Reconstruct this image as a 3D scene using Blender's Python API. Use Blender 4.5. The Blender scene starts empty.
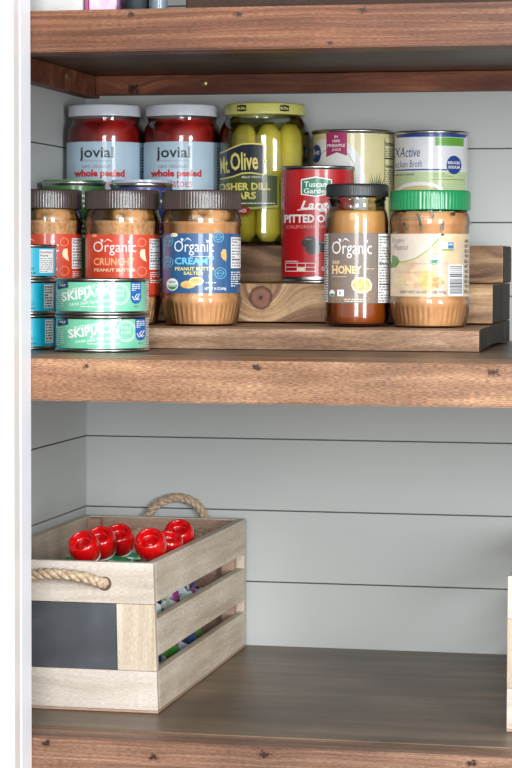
import bpy, bmesh, math, random
from mathutils import Vector, Matrix
from mathutils.geometry import tessellate_polygon
random.seed(7)
S = bpy.context.scene
COL = S.collection
PI = math.pi

# ------------------------------------------------------------------ materials
def lin(h):
    h = h.lstrip('#'); c = [int(h[i:i+2], 16)/255 for i in (0, 2, 4)]
    return tuple((x/12.92 if x <= .04045 else ((x+.055)/1.055)**2.4) for x in c) + (1,)

def newmat(name):
    m = bpy.data.materials.new(name); m.use_nodes = True
    nt = m.node_tree; nt.nodes.clear()
    o = nt.nodes.new('ShaderNodeOutputMaterial')
    return m, nt, o

def N(nt, t, **kw):
    n = nt.nodes.new(t)
    for k, v in kw.items():
        if k.startswith('i_'):
            n.inputs[int(k[2:])].default_value = v
        elif k.startswith('n_'):
            n.inputs[k[2:].replace('_', ' ')].default_value = v
        else:
            setattr(n, k, v)
    return n

def ramp(nt, stops, mode='LINEAR'):
    r = nt.nodes.new('ShaderNodeValToRGB'); cr = r.color_ramp; cr.interpolation = mode
    while len(cr.elements) < len(stops): cr.elements.new(.5)
    for e, (p, c) in zip(cr.elements, stops):
        e.position = p; e.color = lin(c) if isinstance(c, str) else c
    return r

_mc = {}
def mat(name, hexc, rough=.5, metal=0., coat=0., var=.06, scale=60., spec=.5, bump=0., trans=0.):
    if name in _mc: return _mc[name]
    m, nt, o = newmat(name)
    p = N(nt, 'ShaderNodeBsdfPrincipled', n_Roughness=rough, n_Metallic=metal)
    p.inputs['Coat Weight'].default_value = coat
    p.inputs['Coat Roughness'].default_value = .07
    p.inputs['Specular IOR Level'].default_value = spec
    p.inputs['Transmission Weight'].default_value = trans
    c = lin(hexc)
    tc = N(nt, 'ShaderNodeTexCoord'); nz = N(nt, 'ShaderNodeTexNoise', n_Scale=scale, n_Detail=3.)
    nt.links.new(tc.outputs['Object'], nz.inputs['Vector'])
    a = tuple(min(1, x*(1+var)) for x in c[:3])+(1,); b = tuple(x*(1-var) for x in c[:3])+(1,)
    r = ramp(nt, [(.3, b), (.7, a)])
    nt.links.new(nz.outputs['Fac'], r.inputs['Fac'])
    nt.links.new(r.outputs['Color'], p.inputs['Base Color'])
    if bump:
        bp = N(nt, 'ShaderNodeBump', n_Strength=bump, n_Distance=.001)
        nt.links.new(nz.outputs['Fac'], bp.inputs['Height']); nt.links.new(bp.outputs['Normal'], p.inputs['Normal'])
    nt.links.new(p.outputs['BSDF'], o.inputs['Surface'])
    _mc[name] = m
    return m

def wood(name, dark, mid, light, grain=(3, 60, 120), knots=(), rough=.45, spec=.28, fine=.25, bump=.25, knotcol='#2a1710', contrast=1., warp=.02, amp=.055, blotch=.3, ringed=None):
    """grain runs along the axis whose frequency is smallest; knots = (x, y, z, radius) swirl the grain round them"""
    m, nt, o = newmat(name); L = nt.links.new
    tc = N(nt, 'ShaderNodeTexCoord')
    # slow wander of the grain
    mp0 = N(nt, 'ShaderNodeMapping'); mp0.inputs['Scale'].default_value = (grain[0]*1.6, grain[1]*.22, grain[2]*.22)
    L(tc.outputs['Object'], mp0.inputs['Vector'])
    n0 = N(nt, 'ShaderNodeTexNoise', n_Scale=1., n_Detail=2.); L(mp0.outputs['Vector'], n0.inputs['Vector'])
    sub = N(nt, 'ShaderNodeVectorMath', operation='SUBTRACT'); sub.inputs[1].default_value = (.5, .5, .5)
    L(n0.outputs['Color'], sub.inputs[0])
    sc = N(nt, 'ShaderNodeVectorMath', operation='SCALE'); sc.inputs['Scale'].default_value = warp
    L(sub.outputs[0], sc.inputs[0])
    add = N(nt, 'ShaderNodeVectorMath', operation='ADD'); L(tc.outputs['Object'], add.inputs[0]); L(sc.outputs[0], add.inputs[1])
    vec = add.outputs[0]; kmask = None; kd = None
    axis = grain.index(min(grain))
    for (kx, ky, kz, kr) in knots:
        d = N(nt, 'ShaderNodeVectorMath', operation='SUBTRACT'); d.inputs[1].default_value = (kx, ky, kz)
        L(tc.outputs['Object'], d.inputs[0])
        s = N(nt, 'ShaderNodeVectorMath', operation='MULTIPLY')
        q = [(1 if ringed else .62)/kr, 1, 1/kr]; q[1] = .2/kr; s.inputs[1].default_value = q
        L(d.outputs[0], s.inputs[0])
        ln = N(nt, 'ShaderNodeVectorMath', operation='LENGTH'); L(s.outputs[0], ln.inputs[0])
        # swirl : exp(-(d/2.2)^2)
        m1 = N(nt, 'ShaderNodeMath', operation='MULTIPLY'); m1.inputs[1].default_value = .42; L(ln.outputs['Value'], m1.inputs[0])
        m2 = N(nt, 'ShaderNodeMath', operation='MULTIPLY'); L(m1.outputs[0], m2.inputs[0]); L(m1.outputs[0], m2.inputs[1])
        m3 = N(nt, 'ShaderNodeMath', operation='MULTIPLY'); m3.inputs[1].default_value = -1; L(m2.outputs[0], m3.inputs[0])
        m4 = N(nt, 'ShaderNodeMath', operation='EXPONENT'); L(m3.outputs[0], m4.inputs[0])
        m5 = N(nt, 'ShaderNodeMath', operation='MULTIPLY'); m5.inputs[1].default_value = amp*kr/.012; L(m4.outputs[0], m5.inputs[0])
        cx = N(nt, 'ShaderNodeCombineXYZ'); L(m5.outputs[0], cx.inputs[2 if axis != 2 else 0])
        a2 = N(nt, 'ShaderNodeVectorMath', operation='ADD'); L(vec, a2.inputs[0]); L(cx.outputs[0], a2.inputs[1]); vec = a2.outputs[0]
        mr = N(nt, 'ShaderNodeMapRange'); mr.inputs['From Min'].default_value = (.9 if ringed else .55); mr.inputs['From Max'].default_value = (1.02 if ringed else 1.15)
        mr.inputs['To Min'].default_value = 1; mr.inputs['To Max'].default_value = 0
        nk = N(nt, 'ShaderNodeTexNoise', n_Scale=(160. if ringed else 330.)); L(tc.outputs['Object'], nk.inputs['Vector'])
        ad = N(nt, 'ShaderNodeMath', operation='MULTIPLY_ADD'); ad.inputs[1].default_value = (.3 if ringed else 2.6); ad.inputs[2].default_value = (-.15 if ringed else -1.15)
        L(nk.outputs['Fac'], ad.inputs[0])
        a3 = N(nt, 'ShaderNodeMath', operation='ADD'); L(ln.outputs['Value'], a3.inputs[0]); L(ad.outputs[0], a3.inputs[1])
        L(a3.outputs[0], mr.inputs['Value'])
        if kd is None: kd = a3.outputs[0]
        if kmask is None: kmask = mr.outputs[0]
        else:
            mx = N(nt, 'ShaderNodeMath', operation='MAXIMUM'); L(kmask, mx.inputs[0]); L(mr.outputs[0], mx.inputs[1]); kmask = mx.outputs[0]
    mp = N(nt, 'ShaderNodeMapping'); mp.inputs['Scale'].default_value = grain; L(vec, mp.inputs['Vector'])
    n1 = N(nt, 'ShaderNodeTexNoise', n_Scale=1., n_Detail=6., n_Roughness=.6); L(mp.outputs['Vector'], n1.inputs['Vector'])
    c = .17/contrast
    r = ramp(nt, [(.5-c, dark), (.5, mid), (.5+c, light)]); L(n1.outputs['Fac'], r.inputs['Fac'])
    col = r.outputs['Color']
    # pores
    mp2 = N(nt, 'ShaderNodeMapping'); mp2.inputs['Scale'].default_value = tuple((220 if i == axis else 1500) for i in range(3))
    L(tc.outputs['Object'], mp2.inputs['Vector'])
    n2 = N(nt, 'ShaderNodeTexNoise', n_Scale=1., n_Detail=2.); L(mp2.outputs['Vector'], n2.inputs['Vector'])
    r2 = ramp(nt, [(.35, (1-fine*1.6,)*3+(1,)), (.62, (1+fine,)*3+(1,))]); L(n2.outputs['Fac'], r2.inputs['Fac'])
    mm = N(nt, 'ShaderNodeMix', data_type='RGBA', blend_type='MULTIPLY'); mm.inputs[0].default_value = 1
    L(col, mm.inputs[6]); L(r2.outputs['Color'], mm.inputs[7]); col = mm.outputs[2]
    # blotchy stain uptake
    n3 = N(nt, 'ShaderNodeTexNoise', n_Scale=11., n_Detail=3.); L(tc.outputs['Object'], n3.inputs['Vector'])
    r3 = ramp(nt, [(.3, (1-blotch,)*3+(1,)), (.7, (1+blotch*.6,)*3+(1,))]); L(n3.outputs['Fac'], r3.inputs['Fac'])
    m6 = N(nt, 'ShaderNodeMix', data_type='RGBA', blend_type='MULTIPLY'); m6.inputs[0].default_value = 1
    L(col, m6.inputs[6]); L(r3.outputs['Color'], m6.inputs[7]); col = m6.outputs[2]
    if kmask is not None:
        mk = N(nt, 'ShaderNodeMix', data_type='RGBA'); mk.inputs[7].default_value = lin(knotcol)
        if ringed:
            rk = ramp(nt, ringed); L(kd, rk.inputs['Fac']); L(rk.outputs['Color'], mk.inputs[7])
        sk = N(nt, 'ShaderNodeMath', operation='MULTIPLY'); sk.inputs[1].default_value = .92; L(kmask, sk.inputs[0])
        L(sk.outputs[0], mk.inputs[0]); L(col, mk.inputs[6]); col = mk.outputs[2]
    p = N(nt, 'ShaderNodeBsdfPrincipled', n_Roughness=rough); p.inputs['Specular IOR Level'].default_value = spec
    L(col, p.inputs['Base Color'])
    if bump:
        bp = N(nt, 'ShaderNodeBump', n_Strength=bump, n_Distance=.0006)
        L(n2.outputs['Fac'], bp.inputs['Height']); L(bp.outputs['Normal'], p.inputs['Normal'])
    L(p.outputs['BSDF'], o.inputs['Surface'])
    return m

def noisemat(name, stops, scale=(40, 40, 40), rough=.35, detail=4., coat=0., mode='LINEAR', voronoi=False):
    m, nt, o = newmat(name); L = nt.links.new
    tc = N(nt, 'ShaderNodeTexCoord'); mp = N(nt, 'ShaderNodeMapping'); mp.inputs['Scale'].default_value = scale
    L(tc.outputs['Object'], mp.inputs['Vector'])
    if voronoi:
        n = N(nt, 'ShaderNodeTexVoronoi', n_Scale=1.); sp = N(nt, 'ShaderNodeSeparateColor')
        L(mp.outputs['Vector'], n.inputs['Vector']); L(n.outputs['Color'], sp.inputs[0]); f = sp.outputs[0]
    else:
        n = N(nt, 'ShaderNodeTexNoise', n_Scale=1., n_Detail=detail); L(mp.outputs['Vector'], n.inputs['Vector']); f = n.outputs['Fac']
    r = ramp(nt, stops, mode); L(f, r.inputs['Fac'])
    p = N(nt, 'ShaderNodeBsdfPrincipled', n_Roughness=rough); p.inputs['Coat Weight'].default_value = coat
    p.inputs['Coat Roughness'].default_value = .1
    L(r.outputs['Color'], p.inputs['Base Color']); L(p.outputs['BSDF'], o.inputs['Surface'])
    return m

def glassmat(name, tint='#ffffff', rough=.03, refl=1.):
    m, nt, o = newmat(name); L = nt.links.new
    t = N(nt, 'ShaderNodeBsdfTransparent'); t.inputs[0].default_value = lin(tint)
    g = N(nt, 'ShaderNodeBsdfGlossy'); g.inputs['Roughness'].default_value = rough
    tc = N(nt, 'ShaderNodeTexCoord'); nz = N(nt, 'ShaderNodeTexNoise', n_Scale=45., n_Detail=1.)
    L(tc.outputs['Object'], nz.inputs['Vector'])
    bp = N(nt, 'ShaderNodeBump', n_Strength=.25, n_Distance=.0006); L(nz.outputs['Fac'], bp.inputs['Height']); L(bp.outputs['Normal'], g.inputs['Normal'])
    fr = N(nt, 'ShaderNodeFresnel'); fr.inputs[0].default_value = 1.5
    mu = N(nt, 'ShaderNodeMath', operation='MULTIPLY', use_clamp=True); mu.inputs[1].default_value = refl; L(fr.outputs[0], mu.inputs[0])
    mx = N(nt, 'ShaderNodeMixShader'); L(mu.outputs[0], mx.inputs[0]); L(t.outputs[0], mx.inputs[1]); L(g.outputs[0], mx.inputs[2])
    L(mx.outputs[0], o.inputs['Surface'])
    return m

# ------------------------------------------------------------------ mesh builder
class MB:
    def __init__(s): s.v = []; s.f = []; s.m = []; s.sm = []; s.mats = []
    def mi(s, m):
        if m not in s.mats: s.mats.append(m)
        return s.mats.index(m)
    def add(s, vs, fs, m, smooth=False):
        b = len(s.v); k = s.mi(m); s.v += [tuple(v) for v in vs]
        for f in fs:
            s.f.append(tuple(b+i for i in f)); s.m.append(k); s.sm.append(smooth)
        return s
    def box(s, x0, y0, z0, x1, y1, z1, m, bev=0.0, warp=None):
        bm = bmesh.new(); bmesh.ops.create_cube(bm, size=1)
        for v in bm.verts:
            v.co = Vector(((x0+x1)/2+v.co.x*(x1-x0), (y0+y1)/2+v.co.y*(y1-y0), (z0+z1)/2+v.co.z*(z1-z0)))
        if bev: bmesh.ops.bevel(bm, geom=list(bm.edges), offset=bev, segments=2, affect='EDGES', profile=.6)
        if warp:
            for v in bm.verts: v.co = warp(v.co)
        s.bm(bm, m); return s
    def bm(s, bm, m, smooth=False):
        bm.verts.ensure_lookup_table(); bm.verts.index_update()
        s.add([v.co[:] for v in bm.verts], [[v.index for v in f.verts] for f in bm.faces], m, smooth); bm.free()
    def lathe(s, prof, m, seg=96, rf=None, smooth=True, closed=False):
        """prof = [(r, z), ...]; rf(theta, z, r) -> r"""
        vs = []; n = len(prof)
        for i in range(seg):
            t = 2*PI*i/seg
            for (r, z) in prof:
                q = rf(t, z, r) if rf else r
                vs.append((q*math.sin(t), -q*math.cos(t), z))
        fs = []
        for i in range(seg):
            j = (i+1) % seg
            for k in range(n-1):
                fs.append((i*n+k, j*n+k, j*n+k+1, i*n+k+1))
        s.add(vs, fs, m, smooth)
        for k, flip in ((0, False), (n-1, True)):
            if prof[k][0] > 1e-5 and not closed:
                pass
        return s
    def disc(s, r, z, m, seg=64, up=True):
        vs = [(0, 0, z)]+[(r*math.sin(2*PI*i/seg), -r*math.cos(2*PI*i/seg), z) for i in range(seg)]
        fs = [(0, 1+i, 1+(i+1) % seg) if up else (0, 1+(i+1) % seg, 1+i) for i in range(seg)]
        s.add(vs, fs, m); return s
    def tube(s, pts, r, m, seg=10, rf=None, cap=True):
        pts = [Vector(p) for p in pts]; n = len(pts); vs = []; up = Vector((0, 0, 1)); prev = None
        for i, p in enumerate(pts):
            t = (pts[min(n-1, i+1)]-pts[max(0, i-1)]).normalized()
            a = (prev - t*prev.dot(t)).normalized() if prev else t.cross(Vector((.123, .9, .3))).normalized()
            prev = a; b = t.cross(a)
            for k in range(seg):
                q = 2*PI*k/seg; rr = (rf(i, q) if rf else r)
                vs.append(p+(a*math.cos(q)+b*math.sin(q))*rr)
        fs = [(i*seg+k, i*seg+(k+1) % seg, (i+1)*seg+(k+1) % seg, (i+1)*seg+k) for i in range(n-1) for k in range(seg)]
        if cap: fs += [tuple(range(seg))[::-1], tuple((n-1)*seg+k for k in range(seg))]
        s.add(vs, fs, m, True); return s
    def build(s, name, parent=None, fix=True):
        me = bpy.data.meshes.new(name); me.from_pydata(s.v, [], s.f)
        for m in s.mats: me.materials.append(m)
        me.polygons.foreach_set('material_index', s.m); me.polygons.foreach_set('use_smooth', s.sm)
        me.update()
        if fix:
            bm = bmesh.new(); bm.from_mesh(me); bmesh.ops.recalc_face_normals(bm, faces=bm.faces); bm.to_mesh(me); bm.free()
        o = bpy.data.objects.new(name, me); COL.objects.link(o)
        if parent: o.parent = parent
        return o

def thing(name, label, cat, loc=(0, 0, 0), rz=0, group=None):
    o = bpy.data.objects.new(name, None); COL.objects.link(o); o.empty_display_size = .02
    o.location = loc; o.rotation_euler = (0, 0, rz); o['label'] = label; o['category'] = cat
    if group: o['group'] = group
    return o
def tag(o, label, cat, group=None):
    o['label'] = label; o['category'] = cat
    if group: o['group'] = group
    return o
def struct(o): o['kind'] = 'structure'; return o
def copy_tree(o, parent=None):
    c = o.copy(); COL.objects.link(c)
    if parent: c.parent = parent
    for ch in list(o.children): copy_tree(ch, c)
    return c

# ------------------------------------------------------------------ printed labels on cylinders
_tc = {}
def glyphs(s, bold, shear, spacing=1.):
    key = (s, bold, shear, spacing)
    if key in _tc: return _tc[key]
    cu = bpy.data.curves.new('t', 'FONT'); cu.body = s; cu.offset = bold; cu.shear = shear; cu.resolution_u = 2; cu.space_character = spacing
    ob = bpy.data.objects.new('t', cu); COL.objects.link(ob)
    dg = bpy.context.evaluated_depsgraph_get(); dg.update()
    me = bpy.data.meshes.new_from_object(ob.evaluated_get(dg), depsgraph=dg)
    vs = [(v.co.x, v.co.y) for v in me.vertices]; fs = [tuple(p.vertices) for p in me.polygons]
    bpy.data.objects.remove(ob); bpy.data.curves.remove(cu); bpy.data.meshes.remove(me)
    x0 = min(v[0] for v in vs); x1 = max(v[0] for v in vs); y0 = min(v[1] for v in vs); y1 = max(v[1] for v in vs)
    vs = [((x-x0)/(x1-x0), (y-y0)/(y1-y0)) for x, y in vs]
    _tc[key] = (vs, fs); return _tc[key]

class Print:
    """flat artwork in a front-elevation frame (units u right, v up; k metres each), wrapped round radius rad(z)"""
    def __init__(s, r, cx, base, k, twist=0):
        s.r = r; s.cx = cx; s.base = base; s.k = k; s.items = []; s.layer = 0; s.twist = twist
    def U(s, x): return (x-s.cx)*s.k
    def V(s, y): return (s.base-y)*s.k
    def flat(s, vs, fs, m):
        s.layer += 1; s.items.append(([(s.U(x), s.V(y)) for x, y in vs], fs, m, s.layer))
    def poly(s, pts, m):
        t = tessellate_polygon([[Vector((x, y, 0)) for x, y in pts]])
        s.flat(pts, [tuple(f) for f in t], m)
    def rect(s, x0, y0, x1, y1, m): s.poly([(x0, y0), (x1, y0), (x1, y1), (x0, y1)], m)
    def ell(s, x, y, rx, ry, m, n=28, a0=0, a1=2*PI): s.poly([(x+rx*math.cos(a0+(a1-a0)*i/n), y+ry*math.sin(a0+(a1-a0)*i/n)) for i in range(n)], m)
    def ring(s, x, y, rx, ry, w, m, a0=0, a1=2*PI, n=36): s.line([(x+rx*math.cos(a0+(a1-a0)*i/n), y+ry*math.sin(a0+(a1-a0)*i/n)) for i in range(n+1)], w, m)
    def line(s, pts, w, m):
        vs = []
        for i, (x, y) in enumerate(pts):
            a = pts[max(0, i-1)]; b = pts[min(len(pts)-1, i+1)]
            dx, dy = b[0]-a[0], b[1]-a[1]; l = math.hypot(dx, dy) or 1
            vs += [(x-dy/l*w/2, y+dx/l*w/2), (x+dy/l*w/2, y-dx/l*w/2)]
        s.flat(vs, [(2*i, 2*i+1, 2*i+3, 2*i+2) for i in range(len(pts)-1)], m)
    def text(s, t, x0, y0, x1, y1, m, bold=0., shear=0., rot=0., arc=None):
        """fitted in the box whose top is y0 and foot is y1"""
        vs, fs = glyphs(t, bold, shear); c, sn = math.cos(rot), math.sin(rot); q = []
        for (a, b) in vs:
            x = x0+(x1-x0)*a; y = y1+(y0-y1)*b
            if arc: y += arc*(1-(2*a-1)**2)
            mx, my = (x0+x1)/2, (y0+y1)/2
            q.append((mx+(x-mx)*c-(y-my)*sn, my+(x-mx)*sn+(y-my)*c))
        s.flat(q, fs, m)
    def lines(s, x0, y0, x1, y1, n, m, w=.45, seed=1):
        """small print too fine to read: rows of short dashes"""
        rr = random.Random(seed); vs = []; fs = []
        for i in range(n):
            y = y0+(y1-y0)*(i+.5)/n; h = (y1-y0)/n*w; x = x0
            while x < x1-.4:
                l = rr.uniform(.8, 3.2); e = min(x1, x+l); b = len(vs)
                vs += [(x, y-h/2), (e, y-h/2), (e, y+h/2), (x, y+h/2)]; fs.append((b, b+1, b+2, b+3)); x = e+.7
                if rr.random() < .06: break
        s.flat(vs, fs, m)
    def emit(s, mb, lift=.00002, lim=.985, r=None, plane=None):
        R0 = r or s.r
        for vs, fs, m, ly in s.items:
            bm = bmesh.new(); bv = [bm.verts.new((x, 0, z)) for x, z in vs]
            for f in fs:
                if len(set(f)) < 3: continue
                try: bm.faces.new([bv[i] for i in f])
                except ValueError: pass
            if plane is None:
                lo = min(x for x, _ in vs); hi = max(x for x, _ in vs); st = R0*.055
                k = math.ceil(lo/st)
                while k*st < hi and hi-lo > st*.6:
                    bmesh.ops.bisect_plane(bm, geom=list(bm.verts)+list(bm.edges)+list(bm.faces), plane_co=(k*st, 0, 0), plane_no=(1, 0, 0)); k += 1
            rr = R0+lift*ly+.0001
            for v in bm.verts:
                if plane is not None: v.co = Vector((v.co.x, -plane-lift*ly, v.co.z)); continue
                a = math.asin(max(-lim, min(lim, v.co.x/R0)))+s.twist
                v.co = Vector((rr*math.sin(a), -rr*math.cos(a), v.co.z))
            mb.bm(bm, m, False)

# ------------------------------------------------------------------ palette
P_white = mat('print_white', '#e8e8e6', .45, coat=.4, var=.02)
P_black = mat('print_black', '#1b1b1e', .5, coat=.3)
P_grey = mat('print_grey', '#77787a', .5, coat=.3)
P_red = mat('label_orange_red', '#cc4224', .42, coat=.6)
P_org = mat('print_peach', '#f0a878', .45, coat=.3)
P_cream = mat('print_cream', '#ecdcb4', .45, coat=.3)
P_blue = mat('label_blue', '#2a5785', .42, coat=.6)
P_lblue = mat('print_light_blue', '#69bfdc', .45, coat=.3)
P_yel = mat('print_yellow', '#e8d979', .45, coat=.3)
P_nut = mat('print_nut', '#e3b066', .45, coat=.3, var=.25, scale=300)
P_green = mat('print_green', '#2c8a5a', .45, coat=.3)
P_leaf = mat('print_leaf', '#6f9a3c', .5, coat=.3)
P_dred = mat('print_dark_red', '#a31d24', .45, coat=.3)
M_tin = mat('tin', '#b9b9b8', .28, metal=1., var=.1, scale=300)
M_tin_lo = mat('tin_lid', '#a5a5a4', .35, metal=1., var=.1, scale=200)
M_glass = glassmat('clear_glass', '#f2f6f4', refl=1.5)
M_pet = glassmat('clear_plastic', '#f6f4f0', .06, refl=1.5)
M_pb = noisemat('peanut_butter', [(.3, '#c9935f'), (.7, '#dcac7c')], (120, 120, 60), .5)
M_pbc = noisemat('crunchy_peanut_butter', [(.3, '#b98654'), (.5, '#d3a272'), (.72, '#e3be94')], (260, 260, 200), .5)
M_smear = noisemat('peanut_butter_smears', [(.44, '#4a3518'), (.52, '#6b5124'), (.56, '#a87c4a'), (.63, '#d4a678')], (38, 38, 30), .3, 3., coat=.6)
M_lidbr = mat('lid_brown_plastic', '#453833', .3, coat=.5)
M_lidgr = mat('lid_green_plastic', '#1f8a52', .32, coat=.5)
M_lidbk = mat('lid_black_plastic', '#26272b', .42, coat=.1)

# ------------------------------------------------------------------ geometry constants (metres)
ZB, ZM, ZT = .976, 1.318, 1.627           # shelf surfaces: lower, middle, upper
WX, WY = -.7193, 2.53                     # inner faces of the left and back walls
XR = .55

# ------------------------------------------------------------------ setting
paint = mat('wall_paint', '#c0c2bf', .55, var=.015, scale=8, bump=.05)
groove = mat('wall_gap', '#777979', .9)
seams = [1.047+.0797*k for k in range(-13, 16)]
def shiplap(name, pts_dir):
    mb = MB(); g = .00065
    zs = [0.0]
    for s_ in seams: zs += [s_-g, s_+g]
    zs.append(2.4)
    f = pts_dir
    for i in range(0, len(zs), 2): f(mb, zs[i], zs[i+1], 0., paint)
    for i in range(1, len(zs)-1, 2): f(mb, zs[i], zs[i+1], .007, groove)
    return struct(mb.build(name))
def fb(mb, z0, z1, d, m): mb.box(WX-.02, WY+d, z0, XR+.02, WY+.03, z1, m, bev=.0006 if d == 0 else 0)
def fl(mb, z0, z1, d, m): mb.box(WX-.03, 1.99, z0, WX-d, WY+.0, z1, m, bev=.0006 if d == 0 else 0)
def fr_(mb, z0, z1, d, m): mb.box(XR+d, 1.99, z0, XR+.03, WY, z1, m, bev=.0006 if d == 0 else 0)
shiplap('wall_back', fb); shiplap('wall_left', fl); shiplap('wall_right', fr_)
floor_m = wood('floor_oak', '#6b5038', '#8c6c4e', '#a98a68', (2, 30, 30), rough=.5)
struct(MB().box(-3, -2.5, -.02, 3, 2.6, 0, floor_m).build('floor'))
casing = mat('trim_paint', '#e4dfda', .35, var=.01, scale=5)
# jamb board set a little behind the casing that faces the room
struct(MB().box(-.660, 1.968, 0, -.6192, 1.9988, 2.4, mat('jamb_paint', '#eceef4', .4, var=.01), bev=.0012).build('trim_1'))
mb = MB().box(-.72, 1.949, 0, -.6198, 1.9675, 2.4, casing, bev=.0015)
struct(mb.build('trim_2'))
struct(MB().box(-3, 1.96, 0, -.7205, 1.989, 2.4, paint).build('wall_front'))

# ------------------------------------------------------------------ shelves
def shelf(label, zs, fb0, fh, cleats, wt, wb, nose=0., wc=None, side=True):
    t = thing('wall_shelf', label, 'shelf', (0, 0, 0))
    mb = MB(); mb.box(WX+.001, 2.0385, zs-.019, XR-.001, WY-.001, zs, wb, bev=.0012); mb.build('shelf_board', t)
    mb = MB(); prof = [(2.0, fb0), (2.0385, fb0), (2.0385, zs if nose else fb0+fh), (2.0, fb0+fh)]
    x0, x1 = WX+.001, XR-.001; vs = [(x0, y, z) for y, z in prof]+[(x1, y, z) for y, z in prof]
    bm = bmesh.new(); bv = [bm.verts.new(v) for v in vs]
    for f in ((3, 2, 1, 0), (4, 5, 6, 7), (0, 1, 5, 4), (1, 2, 6, 5), (2, 3, 7, 6), (3, 0, 4, 7)): bm.faces.new([bv[i] for i in f])
    bmesh.ops.bevel(bm, geom=list(bm.edges), offset=.0012, segments=2, affect='EDGES')
    mb.bm(bm, wt); mb.build('front_trim', t)
    if cleats:
        wc = wc or wb
        c = MB().box(-.703, 2.511, zs-.0195-cleats, XR-.02, WY-.0005, zs-.0195, wc, bev=.001).build('back_cleat', t)
        MB().box(WX+.0005, 2.04, zs-.0195-cleats-.003, -.7035, 2.529, zs-.0195, wc, bev=.001).build('side_cleat', t)
        MB().box(XR-.019, 2.04, zs-.0195-cleats, XR-.0005, 2.529, zs-.0195, wc, bev=.001).build('side_cleat', t)
        for (sx, sy, sz, ry) in ((-.5796, 2.511, zs-.0195-cleats*.45, 0), (-.7035, 2.40, zs-.0195-cleats*.42, 1)):
            s = MB(); s.lathe([(0, .0011), (.0012, .0011), (.0014, .0004), (.003, .0012), (.0038, 0)], mat('screw_brass', '#b8a070', .35, metal=.8), 20)
            o = s.build('screw', c); o.rotation_euler = (PI/2, 0, 0) if not ry else (0, PI/2, 0); o.location = (sx, sy, sz)
    return t
wt_top = wood('stained_trim_upper', '#50301f', '#6f452f', '#8f6347', (3, 90, 230), knots=[(-.5277, 2, 1.6185, .0028), (-.4316, 2, 1.6168, .0026), (-.3215, 2, 1.618, .0028), (-.35, 2, 1.5905, .0024)], rough=.42, fine=.2, contrast=1.0, warp=.012, amp=.004)
wt_mid = wood('stained_trim_middle', '#7a563e', '#946d52', '#ae8666', (6, 60, 90), knots=[(-.5689, 2, 1.3085, .0022), (-.4137, 2, 1.3095, .0032), (-.2061, 2, 1.3077, .004), (-.0, 2, 1.3, .004)], rough=.42, fine=.3, contrast=.9, warp=.012, amp=.004)
wt_bot = wood('stained_trim_lower', '#684a3b', '#876450', '#a4826b', (3, 90, 260), knots=[(-.6055, 2, .9686, .0036), (-.5072, 2, .9604, .0036), (-.4063, 2, .9675, .004), (-.2232, 2, .9683, .0042)], rough=.42, fine=.2, contrast=1.0, warp=.012, amp=.005)
wb_dark = wood('walnut_stain_board', '#4d3c2b', '#655240', '#806b55', (3, 40, 60), rough=.36, fine=.10, contrast=.8, bump=.1, blotch=.34)
wc_red = wood('red_brown_cleat', '#5a3122', '#7a4632', '#9c6144', (5, 60, 80), knots=[(-.66, 2.51, 1.592, .006)], rough=.45, fine=.1, amp=.02)
shelf('dark-stained upper wooden shelf above the jars, holding cartons', ZT, 1.5868, .0367, .021, wt_top, wb_dark, wc=wc_red)
shelf('brown-stained middle wooden shelf carrying the canned goods', ZM, 1.2775, .0373, 0, wt_mid, wb_dark, nose=1)
shelf('dark-stained lower wooden shelf carrying the whitewashed crates', ZB, .9368, .0380, 0, wt_bot, wb_dark)

# ------------------------------------------------------------------ stepped riser
RX0, RX1 = -.712, -.239
r_lo = wood('riser_plank_lower', '#6f503a', '#947258', '#b3937a', (4, 40, 70), rough=.5, fine=.18, contrast=1.1, warp=.04)
r_mid = wood('riser_plank_middle', '#7c5a40', '#a8835f', '#cbaa82', (3.5, 40, 70), knots=[(-.4725, 2.30, 1.3660, .0125)], rough=.5, fine=.12, contrast=1.5, amp=.045, warp=.03, ringed=[(0, '#1c120e'), (.10, '#241612'), (.17, '#6b4434'), (.6, '#7d5343'), (.80, '#5e382b'), (.9, '#33201a')])
r_hi = wood('riser_plank_upper', '#5c412c', '#86654a', '#a98662', (5, 40, 90), rough=.5, fine=.12, contrast=1.3, warp=.05)
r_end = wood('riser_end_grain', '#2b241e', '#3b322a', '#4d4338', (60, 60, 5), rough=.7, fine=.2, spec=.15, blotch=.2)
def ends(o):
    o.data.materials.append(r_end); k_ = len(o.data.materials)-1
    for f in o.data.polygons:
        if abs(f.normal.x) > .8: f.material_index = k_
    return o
t = thing('display_riser', 'three-step brown wooden riser holding jars and cans on the middle shelf', 'riser', (0, 0, 0))
mb = MB(); ny = 8
prof = [(2.181, 1.338), (2.190, 1.3389), (2.200, 1.3395), (2.25, 1.3398), (2.302, 1.3405), (2.475, 1.3415), (2.475, 1.3185), (2.40, 1.3215), (2.30, 1.3218), (2.22, 1.3195), (2.185, 1.3181), (2.181, 1.3188)]
vs = [(RX0, y, z) for y, z in prof]+[(RX1, y, z) for y, z in prof]; n = len(prof)
mb.add(vs, [tuple(range(n)), tuple(range(n, 2*n))[::-1]]+[(i, (i+1) % n, n+(i+1) % n, n+i) for i in range(n)], r_lo)
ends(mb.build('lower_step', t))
MB().box(RX0, 2.302, 1.342, RX1, 2.475, 1.3805, r_mid, bev=.0012).build('middle_step', t)
MB().box(RX0, 2.404, 1.381, RX1, 2.488, 1.4195, r_hi, bev=.0022).build('upper_step', t)
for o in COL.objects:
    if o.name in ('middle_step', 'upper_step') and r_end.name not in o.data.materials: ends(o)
Z1, Z2, Z3 = 1.3407, 1.3807, 1.4197

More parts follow.
